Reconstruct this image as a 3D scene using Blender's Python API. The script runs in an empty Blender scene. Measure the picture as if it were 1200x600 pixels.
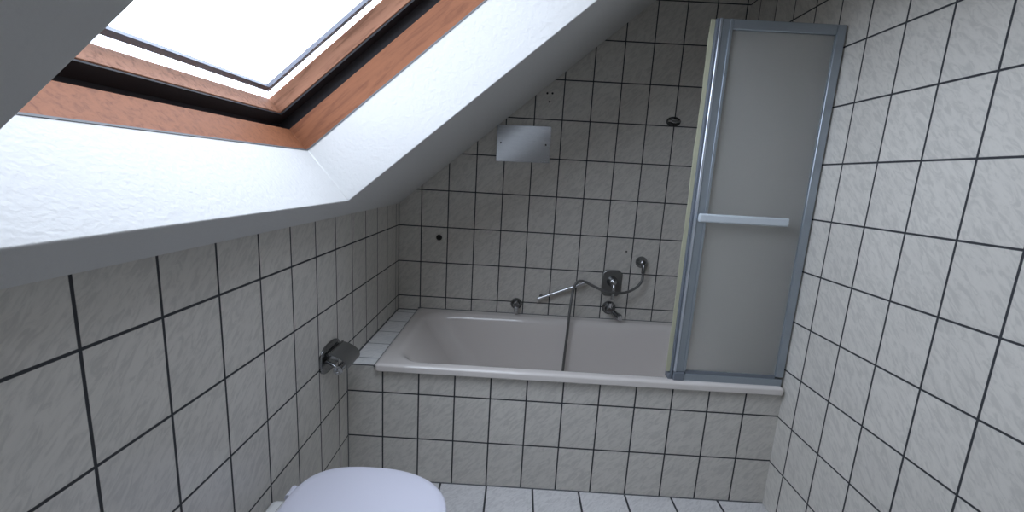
import bpy, bmesh, math, random
from mathutils import Vector, Matrix
random.seed(7)
C = bpy.context.scene.collection
PI = math.pi

# ------------------------------------------------------------------ materials
def new_mat(name):
    m = bpy.data.materials.new(name); m.use_nodes = True
    nt = m.node_tree; nt.nodes.clear()
    out = nt.nodes.new('ShaderNodeOutputMaterial'); b = nt.nodes.new('ShaderNodeBsdfPrincipled')
    nt.links.new(b.outputs[0], out.inputs[0])
    return m, nt, b
def setin(n, v, key):
    if key in n.inputs: n.inputs[key].default_value = v
def math_node(nt, op, a, b=None, c=None):
    n = nt.nodes.new('ShaderNodeMath'); n.operation = op
    for i, x in enumerate((a, b, c)):
        if x is None: continue
        if isinstance(x, (int, float)): n.inputs[i].default_value = x
        else: nt.links.new(x, n.inputs[i])
    return n.outputs[0]
def noise(nt, vec, scale, detail=3, rough=.5, dist=0.0):
    n = nt.nodes.new('ShaderNodeTexNoise'); n.inputs['Scale'].default_value = scale
    n.inputs['Detail'].default_value = detail; n.inputs['Roughness'].default_value = rough
    n.inputs['Distortion'].default_value = dist
    if vec is not None: nt.links.new(vec, n.inputs['Vector'])
    return n.outputs[0]
def ramp(nt, fac, stops):
    r = nt.nodes.new('ShaderNodeValToRGB'); e = r.color_ramp.elements
    while len(e) < len(stops): e.new(.5)
    for i, (p, c) in enumerate(stops):
        e[i].position = p; e[i].color = (*c, 1)
    nt.links.new(fac, r.inputs[0]); return r.outputs[0]
def mixc(nt, fac, a, b):
    m = nt.nodes.new('ShaderNodeMix'); m.data_type = 'RGBA'
    for s, k in ((fac, 0), (a, 6), (b, 7)):
        if isinstance(s, (int, float)): m.inputs[k].default_value = s
        elif isinstance(s, tuple): m.inputs[k].default_value = (*s, 1)
        else: nt.links.new(s, m.inputs[k])
    return m.outputs[2]
def bump(nt, b, h, strength, dist):
    n = nt.nodes.new('ShaderNodeBump'); n.inputs['Strength'].default_value = strength
    n.inputs['Distance'].default_value = dist
    nt.links.new(h, n.inputs['Height']); nt.links.new(n.outputs[0], b.inputs['Normal'])

def plain(name, col, rough=.5, metal=0.0, bumpscale=None, bs=.1, bd=.002, coat=0.0, var=.0):
    m, nt, b = new_mat(name)
    tc = nt.nodes.new('ShaderNodeTexCoord').outputs['Object']
    b.inputs['Roughness'].default_value = rough; b.inputs['Metallic'].default_value = metal
    setin(b, coat, 'Coat Weight')
    if var:
        f = noise(nt, tc, 9, 3)
        nt.links.new(mixc(nt, f, tuple(c*(1-var) for c in col), tuple(min(1, c*(1+var)) for c in col)), b.inputs['Base Color'])
    else: b.inputs['Base Color'].default_value = (*col, 1)
    if bumpscale: bump(nt, b, noise(nt, tc, bumpscale, 3), bs, bd)
    return m

def tile_mat(name, au, av, u0, v0, pu, pv, joint=.0062, tile=(.60, .578, .535), vein=(.52, .503, .468), grout=(.035, .037, .042), rough=.28, vs=26, wave=.3):
    """glazed tiles laid on a grid in the plane of axes au, av (object space = room space)"""
    m, nt, b = new_mat(name)
    tc = nt.nodes.new('ShaderNodeTexCoord').outputs['Object']
    sp = nt.nodes.new('ShaderNodeSeparateXYZ'); nt.links.new(tc, sp.inputs[0])
    def grid(ax, o, p):
        u = math_node(nt, 'DIVIDE', math_node(nt, 'SUBTRACT', sp.outputs[ax], o), p)
        fr = math_node(nt, 'FRACT', math_node(nt, 'ADD', u, 200.0))
        fl = math_node(nt, 'FLOOR', math_node(nt, 'ADD', u, 200.0))
        d = math_node(nt, 'MULTIPLY', math_node(nt, 'MINIMUM', fr, math_node(nt, 'SUBTRACT', 1.0, fr)), p)
        return d, fl
    du, fu = grid(au, u0, pu); dv, fv = grid(av, v0, pv)
    d = math_node(nt, 'MINIMUM', du, dv)
    mr = nt.nodes.new('ShaderNodeMapRange'); mr.interpolation_type = 'SMOOTHSTEP'
    mr.inputs[1].default_value = joint*.38; mr.inputs[2].default_value = joint*.62
    nt.links.new(d, mr.inputs[0]); mask = mr.outputs[0]           # 0 joint, 1 tile
    wn = nt.nodes.new('ShaderNodeTexWhiteNoise'); wn.noise_dimensions = '2D'
    cv = nt.nodes.new('ShaderNodeCombineXYZ'); nt.links.new(fu, cv.inputs[0]); nt.links.new(fv, cv.inputs[1])
    nt.links.new(cv.outputs[0], wn.inputs['Vector'])
    # offset the marbling per tile, veins run diagonally
    cu = nt.nodes.new('ShaderNodeCombineXYZ')
    a = sp.outputs[au]; c = sp.outputs[av]
    nt.links.new(math_node(nt, 'MULTIPLY', math_node(nt, 'ADD', a, c), .55), cu.inputs[0])
    nt.links.new(math_node(nt, 'MULTIPLY', math_node(nt, 'SUBTRACT', a, c), 1.7), cu.inputs[1])
    nt.links.new(math_node(nt, 'MULTIPLY', wn.outputs['Value'], 40.0), cu.inputs[2])
    n1 = noise(nt, cu.outputs[0], vs, 5, .62, 1.2)
    veins = ramp(nt, n1, [(.40, vein), (.52, tile), (.60, tuple(min(1, x*1.04) for x in tile))])
    shade = nt.nodes.new('ShaderNodeMapRange'); shade.inputs[3].default_value = .955; shade.inputs[4].default_value = 1.03
    nt.links.new(wn.outputs['Value'], shade.inputs[0])
    vm = nt.nodes.new('ShaderNodeVectorMath'); vm.operation = 'SCALE'
    nt.links.new(veins, vm.inputs[0]); nt.links.new(shade.outputs[0], vm.inputs['Scale'])
    nt.links.new(mixc(nt, mask, grout, vm.outputs[0]), b.inputs['Base Color'])
    r = nt.nodes.new('ShaderNodeMapRange'); r.inputs[3].default_value = .9; r.inputs[4].default_value = rough
    nt.links.new(mask, r.inputs[0]); nt.links.new(r.outputs[0], b.inputs['Roughness'])
    h = math_node(nt, 'ADD', mask, math_node(nt, 'MULTIPLY', noise(nt, cu.outputs[0], vs*.9, 3, .5, .6), wave))
    bump(nt, b, h, .55, .0016)
    return m

def wood_mat(name, col, dark):
    m, nt, b = new_mat(name)
    tc = nt.nodes.new('ShaderNodeTexCoord').outputs['Object']
    mp = nt.nodes.new('ShaderNodeMapping'); mp.inputs['Rotation'].default_value = (0, math.atan(.84518), 0)
    mp2 = nt.nodes.new('ShaderNodeMapping'); mp2.inputs['Scale'].default_value = (1.3, 14, 14)
    nt.links.new(tc, mp.inputs[0]); nt.links.new(mp.outputs[0], mp2.inputs[0])
    f = noise(nt, mp2.outputs[0], 4.5, 6, .65, .8)
    nt.links.new(ramp(nt, f, [(.32, dark), (.5, col), (.72, tuple(min(1, x*1.15) for x in col))]), b.inputs['Base Color'])
    b.inputs['Roughness'].default_value = .62; setin(b, .25, 'Specular IOR Level')
    bump(nt, b, f, .15, .001)
    return m

PX = .153; PZ = .2091; ZR = .6232; X1 = .1302; XF = .1515
WHT = (.60, .60, .585)
M = {}
M['tile_back'] = tile_mat('back_wall_tiles', 0, 2, X1, ZR, PX, PZ)
M['tile_left'] = tile_mat('left_wall_tiles', 1, 2, -.2165, ZR, .1606, PZ)
M['tile_right'] = tile_mat('right_wall_tiles', 1, 2, -.10, ZR, PX, PZ)
M['tile_front'] = tile_mat('bath_front_tiles', 0, 2, XF, ZR-.2053, PX, PZ)
M['tile_rear'] = tile_mat('rear_wall_tiles', 0, 2, .1, ZR, PX, PZ)
M['tile_ledge'] = tile_mat('ledge_tiles', 0, 1, -.0265, -.2165, .153, .1606, grout=(.20, .21, .22), tile=(.84, .84, .83), vein=(.76, .77, .77), joint=.005)
M['tile_floor'] = tile_mat('floor_tiles', 0, 1, .6131, -1.07, .2035, .305, joint=.0085, tile=(.64, .63, .63), vein=(.555, .545, .55), vs=34, rough=.35, wave=.4)
M['plaster'] = plain('white_plaster', (.60, .60, .59), .85, bumpscale=80, bs=.4, bd=.004)
M['paint'] = plain('white_ceiling_paint', (.74, .74, .72), .9, bumpscale=70, bs=.3, bd=.002)
M['wood'] = wood_mat('reddish_pine', (.235, .090, .042), (.165, .058, .028))
M['wood_sash'] = wood_mat('sash_pine_grain', (.30, .14, .082), (.17, .072, .038))  # sash pine, somewhat lighter than the frame pine
M['gap_shade'] = plain('gap_shade_black', (.012, .011, .014), .7)  # black that puts the shade of the window gap into the colour
M['spacer'] = plain('grey_aluminium_spacer', (.12, .14, .18), .55, .0)
M['enamel'] = plain('off_white_enamel', (.68, .64, .61), .13, coat=.4)
M['ceramic'] = plain('white_ceramic', (.78, .78, .78), .12, coat=.3)
M['plastic'] = plain('white_toilet_plastic', (.70, .70, .80), .38)
M['chrome'] = plain('chrome', (.62, .63, .65), .09, 1.0)
M['chrome_dark'] = plain('dark_chrome', (.26, .265, .27), .22, 1.0)  # chrome with a dark grey base colour
M['chrome_reflection'] = plain('dark_reflection_chrome', (.24, .24, .235), .32, .8)  # chrome, its colour darkened for the dark room it mirrors
M['gun'] = plain('near_black_chrome', (.07, .07, .072), .18, .9)  # chrome with a nearly black base colour
M['alu'] = plain('anodised_aluminium', (.36, .405, .45), .38, .8)
M['alu_glint'] = plain('aluminium_sky_glint', (.62, .67, .74), .3, .85)  # lighter copy of the aluminium, painting the sky glint on the edge
M['alu_dark'] = plain('grey_plastic_corner', (.15, .17, .2), .5)
M['seal'] = plain('yellowed_seal', (.50, .50, .36), .5, var=.12)
M['rubber'] = plain('black_plug', (.01, .01, .01), .6)
M['grip'] = plain('pale_grey_grip', (.55, .60, .64), .35)
M['silicone_and_shade'] = plain('grey_silicone_and_shade', (.11, .115, .12), .6)
def brushed():
    m, nt, b = new_mat('brushed_stainless_steel')
    tc = nt.nodes.new('ShaderNodeTexCoord').outputs['Object']
    mp = nt.nodes.new('ShaderNodeMapping'); mp.inputs['Scale'].default_value = (4, 4, 260)
    nt.links.new(tc, mp.inputs[0])
    f = noise(nt, mp.outputs[0], 3, 3)
    nt.links.new(ramp(nt, f, [(.3, (.50, .52, .55)), (.7, (.62, .64, .67))]), b.inputs['Base Color'])
    b.inputs['Metallic'].default_value = 1; b.inputs['Roughness'].default_value = .22
    bump(nt, b, f, .08, .0005)
    return m
M['brushed'] = brushed()
def frosted():
    m, nt, b = new_mat('frosted_acrylic')
    tc = nt.nodes.new('ShaderNodeTexCoord').outputs['Object']
    b.inputs['Base Color'].default_value = (.86, .86, .84, 1)
    b.inputs['Roughness'].default_value = .45; setin(b, .85, 'Transmission Weight'); b.inputs['IOR'].default_value = 1.3
    bump(nt, b, noise(nt, tc, 60, 2), .25, .002)
    return m
M['frosted'] = frosted()
def pane():
    m = bpy.data.materials.new('clear_window_glass'); m.use_nodes = True; nt = m.node_tree; nt.nodes.clear()
    out = nt.nodes.new('ShaderNodeOutputMaterial'); t = nt.nodes.new('ShaderNodeBsdfTransparent'); g = nt.nodes.new('ShaderNodeBsdfGlossy')
    t.inputs[0].default_value = (.96, .98, .98, 1); g.inputs['Roughness'].default_value = .02
    fr = nt.nodes.new('ShaderNodeFresnel'); ge = nt.nodes.new('ShaderNodeNewGeometry')
    mr = nt.nodes.new('ShaderNodeMapRange'); mr.inputs[3].default_value = 1.45; mr.inputs[4].default_value = 1/1.45
    nt.links.new(ge.outputs['Backfacing'], mr.inputs[0]); nt.links.new(mr.outputs[0], fr.inputs[0])
    mx = nt.nodes.new('ShaderNodeMixShader'); nt.links.new(fr.outputs[0], mx.inputs[0]); nt.links.new(t.outputs[0], mx.inputs[1]); nt.links.new(g.outputs[0], mx.inputs[2])
    nt.links.new(mx.outputs[0], out.inputs[0]); return m
M['glass'] = pane()

# ------------------------------------------------------------------ mesh helpers
def link(name, bm, mat, parent=None, smooth=False, bevel=0.0, bseg=2, angle=35):
    me = bpy.data.meshes.new(name)
    bmesh.ops.recalc_face_normals(bm, faces=bm.faces)
    off = Vector(parent['_w']) if parent is not None and '_w' in parent else Vector((0, 0, 0))
    bm.transform(Matrix.Translation(-off))
    bm.to_mesh(me); bm.free()
    me.materials.append(M[mat])
    o = bpy.data.objects.new(name, me); C.objects.link(o)
    if parent is not None: o.parent = parent
    o['_w'] = list(off)
    if bevel:
        b = o.modifiers.new('bevel', 'BEVEL'); b.width = bevel; b.segments = bseg; b.limit_method = 'ANGLE'; b.angle_limit = math.radians(40)
        b.harden_normals = False
    if smooth or bevel:
        for p in me.polygons: p.use_smooth = True
        try: me.set_sharp_from_angle(angle=math.radians(angle))
        except Exception: pass
    return o
def thing(name, label, cat, loc, group=None):
    o = bpy.data.objects.new(name, None); C.objects.link(o); o.location = loc; o.empty_display_size = .05
    o['_w'] = list(loc); o['label'] = label; o['category'] = cat
    if group: o['group'] = group
    return o
def tag(o, label, cat, group=None):
    o['label'] = label; o['category'] = cat
    if group: o['group'] = group
    return o
def struct(o): o['kind'] = 'structure'; return o
def box(bm, x0, x1, y0, y1, z0, z1, f=None):
    vs = [bm.verts.new((x, y, z)) for x in (x0, x1) for y in (y0, y1) for z in (z0, z1)]
    if f:
        for v in vs: v.co = f(*v.co)
    for q in ((0, 1, 3, 2), (4, 6, 7, 5), (0, 4, 5, 1), (2, 3, 7, 6), (0, 2, 6, 4), (1, 5, 7, 3)):
        bm.faces.new([vs[i] for i in q])
def bx(*a, **k):
    bm = bmesh.new(); box(bm, *a, **k); return bm
def prism(pts, d):
    """polygon pts extruded by vector d"""
    bm = bmesh.new(); d = Vector(d)
    a = [bm.verts.new(p) for p in pts]; b = [bm.verts.new(Vector(p)+d) for p in pts]
    bm.faces.new(a); bm.faces.new(b[::-1])
    n = len(a)
    for i in range(n): bm.faces.new((a[i], a[(i+1) % n], b[(i+1) % n], b[i]))
    return bm
def loft(bm, rings, cap0=True, cap1=True, closed=True):
    V = [[bm.verts.new(p) for p in r] for r in rings]
    n = len(V[0])
    for a, b in zip(V, V[1:]):
        for i in range(n if closed else n-1):
            bm.faces.new((a[i], a[(i+1) % n], b[(i+1) % n], b[i]))
    if cap0: bm.faces.new(V[0][::-1])
    if cap1: bm.faces.new(V[-1])
    return V
def frame_of(d):
    d = Vector(d).normalized()
    up = Vector((0, 0, 1)) if abs(d.z) < .9 else Vector((1, 0, 0))
    x = d.cross(up).normalized(); y = d.cross(x).normalized(); return x, y
def tube(bm, pts, r, n=14, cap=True):
    """sweep a circle (radius r or list) along pts"""
    pts = [Vector(p) for p in pts]; rs = r if isinstance(r, (list, tuple)) else [r]*len(pts)
    d0 = (pts[1]-pts[0]).normalized(); x, y = frame_of(d0); rings = []
    prev = d0
    for i, p in enumerate(pts):
        d = (pts[min(i+1, len(pts)-1)]-pts[max(i-1, 0)]).normalized()
        q = prev.rotation_difference(d); x = q @ x; y = q @ y; prev = d
        rings.append([p+x*(rs[i]*math.cos(2*PI*k/n))+y*(rs[i]*math.sin(2*PI*k/n)) for k in range(n)])
    loft(bm, rings, cap, cap)
def lathe(bm, o, d, prof, n=32, sx=1.0, sy=1.0):
    """prof [(distance along d, radius)] about origin o"""
    o = Vector(o); d = Vector(d).normalized(); x, y = frame_of(d)
    rings = [[o+d*h+x*(r*sx*math.cos(2*PI*k/n))+y*(r*sy*math.sin(2*PI*k/n)) for k in range(n)] for h, r in prof]
    loft(bm, rings)
def smooth_path(P, sub=8):
    P = [Vector(p) for p in P]; Q = [P[0]*2-P[1]]+P+[P[-1]*2-P[-2]]; out = []
    for i in range(1, len(Q)-2):
        for k in range(sub):
            t = k/sub; a, b, c, d = Q[i-1:i+3]
            out.append(.5*((2*b)+(c-a)*t+(2*a-5*b+4*c-d)*t*t+(3*b-a-3*c+d)*t**3))
    out.append(P[-1]); return out
def rrect(x0, x1, y0, y1, r, z, n=10, f=None):
    """rounded rectangle ring, 4*(n+1) points"""
    pts = []
    for cx, cy, a0 in ((x1-r, y1-r, 0), (x0+r, y1-r, PI/2), (x0+r, y0+r, PI), (x1-r, y0+r, 1.5*PI)):
        for k in range(n+1):
            a = a0+k/n*PI/2; pts.append(Vector((cx+r*math.cos(a), cy+r*math.sin(a), z)))
    return [f(p) for p in pts] if f else pts

# ------------------------------------------------------------------ room shell
XR = 1.83; YB = -3.2; ZC = 2.45; KNEE = 1.1644; SL = .84518
XS = (ZC-KNEE)/SL
T = .12
S = Vector((1, 0, SL)).normalized(); N = Vector((-SL, 0, 1)).normalized(); O = Vector((0, 0, KNEE))
def sny(s, y, n): return O+S*s+N*n+Vector((0, y, 0))

struct(link('floor', prism([(-.0, 0, 0), (XR, 0, 0), (XR, YB, 0), (0, YB, 0)], (0, 0, -.1)), 'tile_floor'))
gable = lambda y: [(0, y, 0), (XR, y, 0), (XR, y, ZC), (XS, y, ZC), (0, y, KNEE)]
struct(link('wall_back', prism(gable(0), (0, T, 0)), 'tile_back'))
struct(link('wall_front', prism(gable(YB), (0, -T, 0)), 'tile_rear'))
struct(link('wall_left', prism([(0, 0, 0), (0, 0, KNEE), (0, YB, KNEE), (0, YB, 0)], (-T, 0, 0)), 'tile_left'))
struct(link('wall_right', prism([(XR, 0, 0), (XR, 0, ZC), (XR, YB, ZC), (XR, YB, 0)], (T, 0, 0)), 'tile_right'))
# sloping ceiling with the window opening cut through it, and the reveal
s0, s1, yr, yl = .105, 1.42, -.93, -2.08
SE = XS*math.sqrt(1+SL*SL); RV = .225
bm = bmesh.new()
def quad(bm, *p): bm.faces.new([bm.verts.new(q) for q in p])
ss = [0, s0, s1, SE]; ys = [0, yr, yl, YB]
grid = {(i, j): bm.verts.new(sny(ss[i], ys[j], 0)) for i in range(4) for j in range(4)}
for i in range(3):
    for j in range(3):
        if (i, j) != (1, 1): bm.faces.new((grid[i, j], grid[i+1, j], grid[i+1, j+1], grid[i, j+1]))
inner = [grid[1, 1], grid[2, 1], grid[2, 2], grid[1, 2]]
top = [bm.verts.new(sny(s, y, RV)) for s, y in ((s0, yr), (s1, yr), (s1, yl), (s0, yl))]
for k in range(4): bm.faces.new((inner[k], inner[(k+1) % 4], top[(k+1) % 4], top[k]))
# roof build-up above, so that the slope has its real thickness
oy = [(-.03, .0), (SE+.03, .0)]
o2 = [bm.verts.new(sny(s, y, RV)) for s, y in ((-.1, .1), (SE+.1, .1), (SE+.1, YB-.1), (-.1, YB-.1))]
for k in range(4): bm.faces.new((top[k], top[(k+1) % 4], o2[(k+1) % 4], o2[k]))
link_c = struct(link('ceiling_slope', bm, 'plaster', bevel=.004, bseg=3))
link_c.name = 'ceiling'
struct(link('ceiling', prism([(XS, 0, ZC), (XR, 0, ZC), (XR, YB, ZC), (XS, YB, ZC)], (0, 0, .1)), 'paint'))

# ------------------------------------------------------------------ roof window
def ring(bm, so, si, n0, n1):
    """rectangular frame: outer (s0,s1,y0,y1), inner the same, from n0 to n1"""
    def c(q, n): return [bm.verts.new(sny(s, y, n)) for s, y in ((q[0], q[2]), (q[1], q[2]), (q[1], q[3]), (q[0], q[3]))]
    a, b, d, e = c(so, n0), c(si, n0), c(so, n1), c(si, n1)
    for k in range(4):
        j = (k+1) % 4
        bm.faces.new((a[k], a[j], b[j], b[k])); bm.faces.new((d[k], e[k], e[j], d[j]))
        bm.faces.new((a[k], d[k], d[j], a[j])); bm.faces.new((b[k], b[j], e[j], e[k]))
def grow(m, ms=None):
    ms = m if ms is None else ms
    return (s0-ms, s1+ms, yr+m, yl-m)
bm = bmesh.new(); ring(bm, grow(.05), grow(.004), RV-.004, .314)
win = struct(link('window_1', bm, 'wood', bevel=.002))
bm = bmesh.new(); ring(bm, grow(.05), grow(.034), .314, .424)
link('frame_rebate', bm, 'gap_shade', win)  # recess coloured black to paint the shade between jamb and sash
bm = bmesh.new(); ring(bm, grow(.028), grow(-.015), .364, .4235)
sash = link('sash', bm, 'wood_sash', win, bevel=.003)
bm = bmesh.new(); ring(bm, grow(.030), grow(-.013), .358, .3635)
link('sash_underside_shade', bm, 'gap_shade', sash)  # black sheet painting the unlit underside of the sash
bm = bmesh.new(); box(bm, s0-.02, s1+.02, yl-.02, yr+.02, .4245, .4285, f=lambda a, b, c: sny(a, b, c))
link('pane', bm, 'glass', sash)
bm = bmesh.new(); ring(bm, grow(-.036), grow(-.054), .4290, .441)
link('spacer_bar', bm, 'spacer', sash)
bm = bmesh.new(); ring(bm, (-.0, s1+.12, yr+.12, yl-.12), grow(.034), .4245, .432)
link('outer_flashing', bm, 'spacer', win)
bm = bmesh.new(); ring(bm, grow(.0015), grow(-.0015), RV-.006, RV-.001)
link('joint_line', bm, 'silicone_and_shade', win)
# pivot latch plate on the jamb
bm = bmesh.new(); box(bm, .93, .98, yr-.002, yr+.004, RV+.004, RV+.02, f=lambda a, b, c: sny(a, b, c))
link('latch_plate', bm, 'spacer', win, bevel=.001)

# ------------------------------------------------------------------ bath surround
DY = -.762; ZD = .537
struct(link('trim_1', bx(0, .122, DY, 0, 0, ZD), 'tile_ledge')).name = 'trim_1'
bm = bx(0, XR, DY-.010, DY, 0, .5225)
box(bm, 0, .1205, DY-.010, DY, .5225, ZD+.0005)
struct(link('wall_bath_front', bm, 'tile_front'))

TX0, TX1, TY0, TY1 = .1245, 1.822, -.792, -.006
t = thing('bathtub', 'off white enamelled bathtub set in a tiled surround', 'bathtub', (.97, -.4, 0))
rings = []
def R(ax, bx_, ay, by, r, z): rings.append(rrect(ax, bx_, ay, by, r, z, 12))
R(TX0+.004, TX1-.004, TY0+.004, TY1-.004, .010, .523)
R(TX0, TX1, TY0, TY1, .012, .527)
R(TX0, TX1, TY0, TY1, .012, .543)
R(TX0+.002, TX1-.002, TY0+.002, TY1-.002, .012, .5475)
R(TX0+.006, TX1-.006, TY0+.006, TY1-.006, .012, .5505)
R(TX0+.012, TX1-.012, TY0+.012, TY1-.010, .012, .5512)
R(TX0+.020, TX1-.020, TY0+.020, TY1-.016, .014, .5514)
ix0, ix1, iy0, iy1 = .205, 1.70, -.738, -.085
R(ix0-.034, ix1+.034, iy0-.018, iy1+.028, .135, .5508)
R(ix0-.022, ix1+.022, iy0-.011, iy1+.018, .135, .549)
R(ix0-.010, ix1+.010, iy0-.004, iy1+.008, .130, .5445)
R(ix0, ix1, iy0, iy1, .125, .537)
R(ix0+.014, ix1-.010, iy0+.008, iy1-.008, .122, .522)
R(ix0+.035, ix1-.018, iy0+.014, iy1-.016, .12, .49)
R(ix0+.085, ix1-.030, iy0+.024, iy1-.026, .12, .42)
R(ix0+.160, ix1-.045, iy0+.036, iy1-.038, .12, .32)
R(ix0+.235, ix1-.060, iy0+.050, iy1-.052, .12, .22)
R(ix0+.285, ix1-.078, iy0+.068, iy1-.070, .12, .165)
R(ix0+.340, ix1-.110, iy0+.105, iy1-.105, .11, .140)
R(ix0+.42, ix1-.17, iy0+.17, iy1-.17, .09, .134)
R(ix0+.55, ix1-.35, iy0+.27, iy1-.27, .04, .132)
bm = bmesh.new(); loft(bm, rings, False, True)
basin = link('basin', bm, 'enamel', t, smooth=True, angle=70)
sd = basin.modifiers.new('sheet', 'SOLIDIFY'); sd.thickness = .003; sd.offset = 1
wn = basin.modifiers.new('weighted_normals', 'WEIGHTED_NORMAL'); wn.weight = 60
bm = bmesh.new(); lathe(bm, (1.36, -.41, .131), (0, 0, 1), [(0, .035), (.004, .034), (.005, .026), (.0035, .024), (.0035, .002)])
link('drain', bm, 'chrome', t, smooth=True)
bm = bmesh.new(); lathe(bm, (1.678, -.41, .43), (-1, 0, .12), [(0, .034), (.008, .033), (.014, .024), (.015, .002)])
link('overflow_rosette', bm, 'chrome', t, smooth=True)
for xx in (.6, 1.4):
    for yy in (-.56, -.26):
        bm = bmesh.new(); tube(bm, [(xx, yy, .0), (xx, yy, .128)], .014); link('foot', bm, 'alu_dark', t)
# silicone beads round the tub, plus the shade line under its lip
bm = bmesh.new()
tube(bm, [(.1208, -.785, .5405), (.1208, -.006, .5405)], .0052, 8)                  # tub / ledge
tube(bm, [(.120, -.0035, .551), (1.826, -.0035, .551)], .0036, 8)                   # tub / back wall
tube(bm, [(.001, -.768, ZD), (.001, -.002, ZD)], .0042, 8)                          # ledge / left wall
tube(bm, [(.001, -.002, ZD), (.1205, -.002, ZD)], .0042, 8)                         # ledge / back wall
tube(bm, [(.001, -.7705, ZD), (.1205, -.7705, ZD)], .0026, 8)                       # ledge front edge
tube(bm, [(.1215, -.7735, .5215), (1.828, -.7735, .5215)], .0034, 8)                # sealant line, coloured dark also for the shade under the lip
tube(bm, [(.1205, -.7735, .5215), (.1205, -.7735, .54)], .0034, 8)
tube(bm, [(.001, -.7725, .001), (.001, -.7725, ZD)], .0026, 8)                      # corners
tube(bm, [(.001, -.001, ZD), (.001, -.001, KNEE-.004)], .0026, 8)
tube(bm, [(.001, -.7725, .001), (1.829, -.7725, .001)], .0030, 8)
struct(link('trim_2', bm, 'silicone_and_shade'))

# ------------------------------------------------------------------ bath screen
t = thing('bath_screen', 'folded bath screen with blue grey metal frame and frosted panel on the tub rim', 'shower screen', (1.6, -.757, .55))
YS0, YS1 = -.772, -.747
ZT = 1.95
fr = bmesh.new()
box(fr, 1.378, 1.416, YS0, YS1, .592, ZT)
post = link('frame_post', fr, 'alu', t, bevel=.003)
bm = bmesh.new(); box(bm, 1.366, 1.3775, YS0-.006, YS1, .592, ZT); link('edge_profile', bm, 'alu_glint', post, bevel=.003)
bm = bmesh.new(); box(bm, 1.405, 1.4165, YS0-.003, YS0-.0003, .60, ZT); link('edge_ridge', bm, 'alu', post, bevel=.001)
link('frame_post', bx(1.79, 1.822, YS0, YS1, .592, ZT), 'alu', t, bevel=.003)
link('top_rail', bx(1.417, 1.789, YS0, YS1, ZT-.035, ZT), 'alu', t, bevel=.003)
link('bottom_rail', bx(1.412, 1.82, YS0, YS1, .553, .583), 'alu', t, bevel=.003)
link('rail_gasket', bx(1.417, 1.789, YS0+.004, YS1-.004, .5832, .597), 'alu_dark', t)
link('panel', bx(1.4165, 1.789, -.762, -.757, .5975, ZT-.036), 'frosted', t)
bm = bx(1.368, 1.414, YS0-.005, YS1+.004, .5522, .5915); link('corner_piece', bm, 'alu_dark', t, bevel=.005)
# second leaf folded behind the first
link('rear_leaf_edge', bx(1.357, 1.3655, -.770, -.722, .580, ZT), 'alu_dark', t, bevel=.002)
link('rear_leaf_foot', bx(1.350, 1.3665, -.766, -.725, .5522, .5795), 'alu_dark', t, bevel=.003)
link('rear_panel', bx(1.3665, 1.80, -.733, -.729, .57, ZT-.01), 'frosted', t)
# wavy yellowed seal strip along the free edge
bm = bmesh.new(); rr = []
for k in range(41):
    z = .585+(ZT-.585)*k/40; w = .0165+.0012*math.sin(k*.55)+.0008*math.sin(k*1.7)
    x1 = 1.3568; x0 = x1-w
    rr.append([Vector((x0, -.760, z)), Vector((x1, -.758, z)), Vector((x1, -.752, z)), Vector((x0, -.756, z))])
loft(bm, rr); link('seal_strip', bm, 'seal', t)
bm = bmesh.new()
box(bm, 1.376, 1.72, YS0-.030, YS0-.013, 1.2185, 1.2515)
bar = link('grip_bar', bm, 'grip', t, bevel=.007, bseg=4)
bm = bx(1.384, 1.404, YS0-.0135, YS0-.0005, 1.224, 1.246); link('standoff', bm, 'grip', t)
link('standoff', bx(1.690, 1.710, YS0-.0135, -.7615, 1.224, 1.246), 'grip', t)

# ------------------------------------------------------------------ wall fittings
# stainless plate
t = thing('wall_plate', 'rectangular brushed steel cover plate on the tiles below the sloping ceiling', 'plate', (.692, 0, 1.53))
bm = bmesh.new()
rg = rrect(.5425, .8395, 1.4325, 1.629, .003, 0, 4, lambda p: Vector((p.x, 0, p.y+(p.x-.69)*.012)))
loft(bm, [[Vector((p.x, y, p.z)) for p in rg] for y in (-.0005, -.011)])
link('plate', bm, 'brushed', t, bevel=.0012)
for x, z in ((.565, 1.531), (.814, 1.532)):
    bm = bmesh.new(); lathe(bm, (x, -.0112, z), (0, -1, 0), [(0, .0045), (.001, .0042), (.0012, .003), (.0002, .001)], 16)
    link('screw', bm, 'rubber', t)

# hand shower wall holder, high right
t = thing('shower_holder', 'oval chrome shower holder high on the tiled wall', 'shower holder', (1.504, 0, 1.696))
bm = bmesh.new(); lathe(bm, (1.500, -.0002, 1.693), (0, -1, 0), [(0, .026), (.006, .026), (.011, .023), (.014, .018), (.015, .004)], 36, 1.5, 1.0)
link('rosette', bm, 'gun', t, smooth=True)
bm = bmesh.new(); lathe(bm, (1.499, -.013, 1.694), (0, -1, -.1), [(0, .013), (.006, .012), (.010, .014), (.016, .013), (.018, .009), (.018, .002)], 24, 1.5, .8)
link('holder_socket', bm, 'chrome', t, smooth=True)
bm = bmesh.new(); tube(bm, smooth_path([(1.474, -.014, 1.693), (1.470, -.026, 1.693), (1.484, -.033, 1.690), (1.499, -.034, 1.688), (1.514, -.033, 1.690), (1.528, -.026, 1.693), (1.524, -.014, 1.693)], 5), .0055, 12)
link('holder_fork', bm, 'chrome_dark', t, smooth=True)

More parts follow.
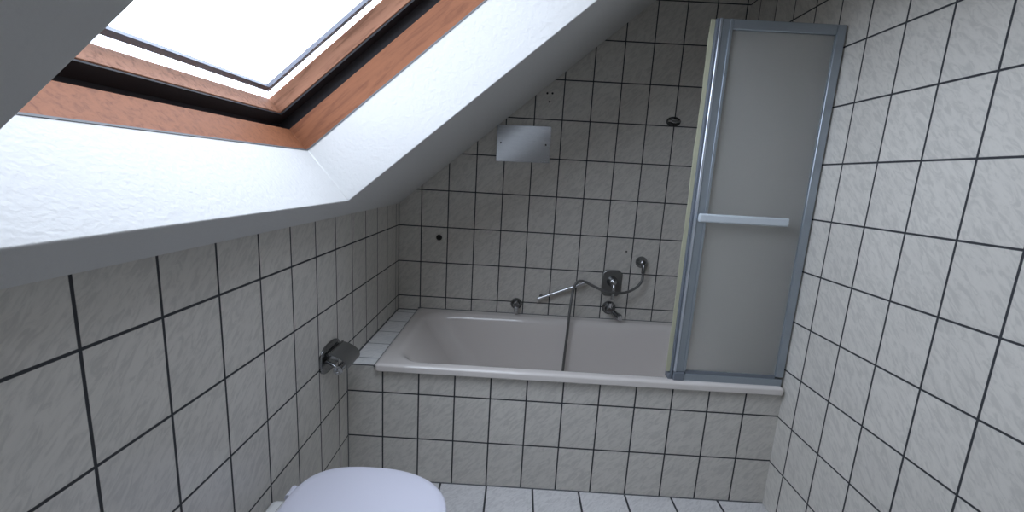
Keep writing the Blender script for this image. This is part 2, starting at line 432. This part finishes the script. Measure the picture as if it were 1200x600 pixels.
# concealed mixer
t = thing('bath_mixer', 'concealed bath mixer with dark octagonal plate and chrome lever pointing down', 'tap', (1.255, 0, .775))
cx, cz = 1.252, .772
bm = bmesh.new(); w, h, c = .058, .078, .020
def octo(k, y):
    W, H, Cc = w*k, h*k, c
    return [Vector((cx+x, y, cz+z)) for x, z in ((-W+Cc, -H), (W-Cc, -H), (W, -H+Cc), (W, H-Cc), (W-Cc, H), (-W+Cc, H), (-W, H-Cc), (-W, -H+Cc))]
loft(bm, [octo(1, -.0005), octo(1, -.008), octo(.94, -.0125)])
link('cover_plate', bm, 'chrome_reflection', t, bevel=.002)
bm = bmesh.new(); lathe(bm, (cx, -.012, cz+.012), (0, -1, .05), [(0, .031), (.008, .030), (.022, .026), (.040, .024), (.050, .022), (.056, .014), (.057, .002)])
hub = link('hub', bm, 'chrome_dark', t, smooth=True)
bm = bmesh.new(); lathe(bm, (cx, -.068, cz+.018), (0, -1, .1), [(0, .014), (.006, .013), (.010, .008), (.011, .001)])
link('temperature_button', bm, 'chrome', hub, smooth=True)
bm = bmesh.new(); path = smooth_path([(cx, -.055, cz+.010), (cx, -.068, cz-.010), (cx-.002, -.074, cz-.035), (cx-.004, -.078, cz-.062), (cx-.005, -.078, cz-.078)], 6)
tube(bm, path, [.010-.003*math.sin(i/len(path)*PI)+.002*(i/len(path)) for i in range(len(path))], 14)
link('lever', bm, 'chrome', t, smooth=True)

# diverter below it
t = thing('diverter_valve', 'round chrome valve with a stubby knob just below the mixer plate', 'valve', (1.25, 0, .62))
bm = bmesh.new(); lathe(bm, (1.250, -.0005, .622), (0, -1, 0), [(0, .040), (.005, .040), (.012, .036), (.020, .026), (.040, .022), (.052, .021), (.056, .014), (.057, .002)])
link('rosette', bm, 'chrome_dark', t, smooth=True)
bm = bmesh.new(); tube(bm, [(1.252, -.040, .634), (1.246, -.060, .655), (1.243, -.066, .668)], [.013, .010, .006], 14)
link('pull_knob', bm, 'chrome', t, smooth=True)
bm = bmesh.new(); tube(bm, [(1.262, -.035, .612), (1.280, -.058, .598), (1.296, -.082, .590), (1.300, -.092, .588)], [.015, .017, .021, .017], 18)
sp = link('outlet', bm, 'chrome_dark', t, smooth=True)
bm = bmesh.new(); lathe(bm, (1.300, -.0925, .588), (.25, -1, -.1), [(0, .0155), (.002, .015), (.002, .010), (.0005, .009), (.0005, .001)], 20)
link('aerator', bm, 'chrome', sp)

# left spout
t = thing('bath_spout', 'small round chrome spout low on the wall, left of the slanted rail', 'spout', (.703, 0, .61))
bm = bmesh.new(); lathe(bm, (.703, -.0005, .613), (0, -1, 0), [(0, .034), (.004, .034), (.011, .031), (.018, .022), (.034, .019), (.042, .017), (.045, .010), (.0455, .001)])
link('rosette', bm, 'chrome_dark', t, smooth=True)
bm = bmesh.new(); tube(bm, [(.703, -.028, .606), (.703, -.038, .590), (.704, -.042, .574), (.704, -.043, .562)], [.015, .0135, .012, .0115], 18)
link('outlet', bm, 'chrome', t, smooth=True)

# wall elbow
t = thing('shower_elbow', 'round chrome wall elbow right of the mixer where the hose begins', 'shower outlet', (1.412, 0, .905))
bm = bmesh.new(); lathe(bm, (1.412, -.0005, .905), (0, -1, 0), [(0, .034), (.004, .034), (.014, .031), (.026, .024), (.040, .021), (.050, .017), (.055, .009), (.056, .001)])
link('rosette', bm, 'chrome_dark', t, smooth=True)
bm = bmesh.new(); tube(bm, [(1.413, -.040, .899), (1.413, -.052, .884), (1.413, -.054, .865), (1.413, -.054, .850)], [.013, .011, .0105, .0105], 18)
link('elbow_outlet', bm, 'chrome_dark', t, smooth=True)

# hose
P = [(1.413, -.054, .8485), (1.413, -.055, .830), (1.408, -.060, .805), (1.385, -.070, .775), (1.345, -.085, .752), (1.30, -.098, .740), (1.25, -.103, .738), (1.20, -.100, .743),
     (1.15, -.090, .760), (1.10, -.078, .780), (1.068, -.076, .790), (1.040, -.084, .784), (1.022, -.098, .755), (1.014, -.110, .715), (1.008, -.124, .66), (1.003, -.136, .60), (1.000, -.146, .54), (.996, -.156, .46),
     (.990, -.170, .36), (.985, -.185, .27), (.975, -.21, .19), (.95, -.26, .152), (.90, -.33, .1445), (.80, -.38, .1445), (.74, -.40, .1445)]
bm = bmesh.new(); tube(bm, smooth_path(P, 6), .0076, 12)
hose = link('shower_hose', bm, 'chrome_dark', None, smooth=True)
m, nt, b = new_mat('ribbed_metal_hose'); tc = nt.nodes.new('ShaderNodeTexCoord').outputs['Object']
b.inputs['Base Color'].default_value = (.20, .20, .197, 1); b.inputs['Metallic'].default_value = .9; b.inputs['Roughness'].default_value = .38
wv = nt.nodes.new('ShaderNodeTexWave'); wv.bands_direction = 'DIAGONAL'; wv.inputs['Scale'].default_value = 90; nt.links.new(tc, wv.inputs[0]); bump(nt, b, wv.outputs['Fac'], .5, .001)
hose.data.materials[0] = m
tag(hose, 'grey metal shower hose draped over the slanted rail and hanging into the tub', 'hose')

# slanted rail
t = thing('grab_rail', 'short slanted chrome rail on the tiles left of the mixer', 'grab rail', (.96, 0, .70))
a = Vector((.826, -.036, .659)); b_ = Vector((1.106, -.036, .776))
bm = bmesh.new(); tube(bm, [a-(b_-a)*.012, a, b_, b_+(b_-a)*.012], [.006, .0095, .0095, .006], 20)
link('bar', bm, 'chrome', t, smooth=True)
for k, f in enumerate((.07, .93)):
    p = a.lerp(b_, f); bm = bmesh.new()
    lathe(bm, (p.x, -.0005, p.z), (0, -1, 0), [(0, .011), (.003, .011), (.006, .0085), (.012, .0065), (.030, .0065)], 24)
    link('mount', bm, 'chrome_dark', t, smooth=True)

# plugged opening and drill holes
bm = bmesh.new(); lathe(bm, (.235, -.0004, .981), (0, -1, 0), [(0, .017), (.003, .0165), (.005, .012), (.004, .010), (.009, .008), (.010, .002)], 24)
tag(link('wall_plug', bm, 'rubber', None, smooth=True), 'round black plug in the tile near the left corner of the back wall', 'plug')
holes = [((1.32, .961), .0048, 'tiny dark drill hole in the tile between mixer and wall elbow', None),
         ((.804, 1.805), .0055, 'left one of two dark drill holes side by side above the steel plate', 'drill holes above the steel plate'),
         ((.832, 1.806), .0055, 'right one of two dark drill holes side by side above the steel plate', 'drill holes above the steel plate'),
         ((.819, 1.762), .005, 'lowest dark drill hole of three above the steel plate', 'drill holes above the steel plate')]
for (x, z), r, lab, g in holes:
    bm = bmesh.new(); lathe(bm, (x, -.0001, z), (0, -1, 0), [(0, r*1.05), (.0008, r), (.0009, r*.7), (.0004, r*.2)], 16)
    tag(link('drill_hole', bm, 'rubber'), lab, 'hole', g)

# ------------------------------------------------------------------ toilet roll holder
t = thing('toilet_roll_holder', 'dark chrome toilet roll holder without paper on the left wall', 'toilet roll holder', (0, -.93, .65))
bm = bmesh.new()
pl = []
for k in range(40):
    a = 2*PI*k/40; cc, sn = math.cos(a), math.sin(a)
    pl.append((-.935+.088*math.copysign(abs(cc)**.75, cc), .645+.055*math.copysign(abs(sn)**.75, sn)))
loft(bm, [[Vector((x, -.935+(y+.935)*k, .645+(z-.645)*k)) for y, z in pl] for x, k in ((.0, 1), (.006, 1), (.0095, .94))])
link('backplate', bm, 'chrome_dark', t, smooth=True, angle=50)
# curved lid over the roll
bm = bmesh.new(); prof = [(.012, .672), (.022, .6755), (.040, .672), (.060, .664), (.076, .653), (.086, .640), (.0895, .628), (.088, .618), (.082, .612)]
prof = [(p.x, p.z) for p in smooth_path([(x, 0, z) for x, z in prof], 4)]
rg = []
for y, k in ((-.862, .97), (-.866, 1), (-.984, 1), (-.988, .97)):
    up = [Vector((x, y, z)) for x, z in prof]; dn = [Vector((x-.003*(.4+x/.09), y, z-.0035)) for x, z in prof][::-1]
    rg.append(up+dn)
loft(bm, rg); link('cover', bm, 'chrome_reflection', t, smooth=True, angle=50)
bm = bmesh.new(); tube(bm, [(.020, -.990, .672), (.020, -.860, .672)], .006, 14); link('cover_hinge', bm, 'chrome_dark', t, smooth=True)
bm = bmesh.new(); tube(bm, smooth_path([(.008, -.978, .640), (.026, -.984, .636), (.044, -.988, .627), (.056, -.988, .618)], 5), .0055, 12)
link('arm', bm, 'chrome_dark', t, smooth=True); bm = bmesh.new()
tube(bm, smooth_path([(.008, -.870, .640), (.026, -.872, .636), (.044, -.872, .627), (.056, -.872, .618)], 5), .0055, 12)
link('arm', bm, 'chrome_dark', t, smooth=True)
bm = bmesh.new(); lathe(bm, (.057, -.868, .616), (0, -1, 0), [(0, .012), (.004, .0135), (.118, .0135), (.124, .0175), (.128, .0175), (.1285, .010), (.122, .009), (.122, .001)], 24)
link('roll_spindle', bm, 'chrome', t, smooth=True)

# ------------------------------------------------------------------ toilet
t = thing('toilet', 'toilet with closed white plastic lid below the left wall', 'toilet', (.27, -1.44, 0))
YT = -1.437
def dshape(xb, xf, hw, z, n=64, e=2.25, sq=.72):
    """egg/D outline: blunt at the back (xb), round at the front (xf)"""
    xm = xb+(xf-xb)*.44; pts = []
    for k in range(n):
        a = 2*PI*k/n; c, s = math.cos(a), math.sin(a)
        if c >= 0: x = xm+(xf-xm)*c**(2/e); y = hw*math.copysign(abs(s)**(2/e), s)
        else: x = xm-(xm-xb)*abs(c)**sq*1.0; y = hw*math.copysign(abs(s)**(.62), s)
        pts.append(Vector((x, YT+y, z)))
    return pts
bm = bmesh.new()
loft(bm, [dshape(.06, .40, .115, 0), dshape(.06, .40, .115, .02), dshape(.06, .385, .105, .06), dshape(.06, .39, .11, .16), dshape(.055, .44, .145, .26), dshape(.05, .49, .172, .33), dshape(.05, .508, .178, .375), dshape(.05, .510, .178, .388),
          dshape(.055, .504, .172, .392)])
bowl = link('bowl', bm, 'ceramic', t, smooth=True, angle=60)
link('wall_spigot', bx(.0006, .07, YT-.10, YT+.10, .17, .37), 'ceramic', t, bevel=.02, bseg=4)
bm = bmesh.new(); loft(bm, [dshape(.085, .526, .184, .3925), dshape(.083, .530, .187, .397), dshape(.083, .530, .187, .403), dshape(.087, .526, .184, .4075)])
link('seat', bm, 'plastic', t, smooth=True, angle=60)
bm = bmesh.new()
lid = [dshape(.082, .528, .186, .4085), dshape(.077, .533, .190, .411), dshape(.076, .5345, .191, .417), dshape(.078, .533, .189, .4225), dshape(.084, .527, .184, .4262), dshape(.10, .51, .172, .4290), dshape(.14, .46, .135, .4315), dshape(.20, .38, .075, .4325), dshape(.25, .33, .02, .4328)]
loft(bm, lid); link('lid', bm, 'plastic', t, smooth=True, angle=60)
for s in (-1, 1):
    bm = bmesh.new(); tube(bm, [(.072, YT+s*.075-.02, .408), (.072, YT+s*.075+.02, .408)], .011, 14); box(bm, .062, .082, YT+s*.075-.012, YT+s*.075+.012, .391, .40)
    link('hinge', bm, 'plastic', t, smooth=True)

# ------------------------------------------------------------------ light
w = bpy.data.worlds.new('World'); bpy.context.scene.world = w; w.use_nodes = True
wt = w.node_tree; bg = wt.nodes['Background']; bg.inputs[1].default_value = 4.0
gc = wt.nodes.new('ShaderNodeTexCoord'); gs = wt.nodes.new('ShaderNodeSeparateXYZ'); wt.links.new(gc.outputs['Generated'], gs.inputs[0])
gm = wt.nodes.new('ShaderNodeMapRange'); gm.inputs[1].default_value = -.12; gm.inputs[2].default_value = .10; wt.links.new(gs.outputs[2], gm.inputs[0])
wt.links.new(ramp(wt, gm.outputs[0], [(0, (.17, .17, .16)), (.45, (.30, .31, .33)), (1, (.79, .85, 1.0))]), bg.inputs[0])   # roofs and trees below, overcast sky above
pl = bpy.data.lights.new('sky_portal', 'AREA'); pl.shape = 'RECTANGLE'; pl.size = s1-s0-.17; pl.size_y = yr-yl-.17
pl.cycles.is_portal = True
po = bpy.data.objects.new('sky_portal', pl); C.objects.link(po)
mid = sny((s0+s1)/2, (yr+yl)/2, .45)
X = S; Z = N; Y = Z.cross(X)
po.matrix_world = Matrix(((X.x, Y.x, Z.x, mid.x), (X.y, Y.y, Z.y, mid.y), (X.z, Y.z, Z.z, mid.z), (0, 0, 0, 1)))

# ------------------------------------------------------------------ camera
cam = bpy.data.cameras.new('camera'); co = bpy.data.objects.new('camera', cam); C.objects.link(co)
cam.sensor_fit = 'HORIZONTAL'; cam.sensor_width = 36; cam.lens = 502.979/1200*36; cam.clip_start = .02
r = (.9982835534963592, .019456110334593428, .055239538279475094)
d = (.0578523698817447, -.18083138346598654, -.9818111397070414)
f = (-.009113183732772302, .983321651609697, -.18164657816162483)
co.matrix_world = Matrix(((r[0], -d[0], -f[0], .6846), (r[1], -d[1], -f[1], -2.45456), (r[2], -d[2], -f[2], 1.35032), (0, 0, 0, 1)))
sc = bpy.context.scene; sc.camera = co
vs = sc.view_settings; vs.view_transform = 'Standard'; vs.look = 'None'; vs.gamma = 1; vs.exposure = .85; vs.use_curve_mapping = False
sc.cycles.max_bounces = 14; sc.cycles.diffuse_bounces = 8; sc.cycles.glossy_bounces = 6; sc.cycles.transmission_bounces = 10; sc.cycles.transparent_max_bounces = 12
sc.cycles.sample_clamp_indirect = 8; sc.cycles.use_denoising = True
for o in bpy.data.objects:
    if '_w' in o: del o['_w']
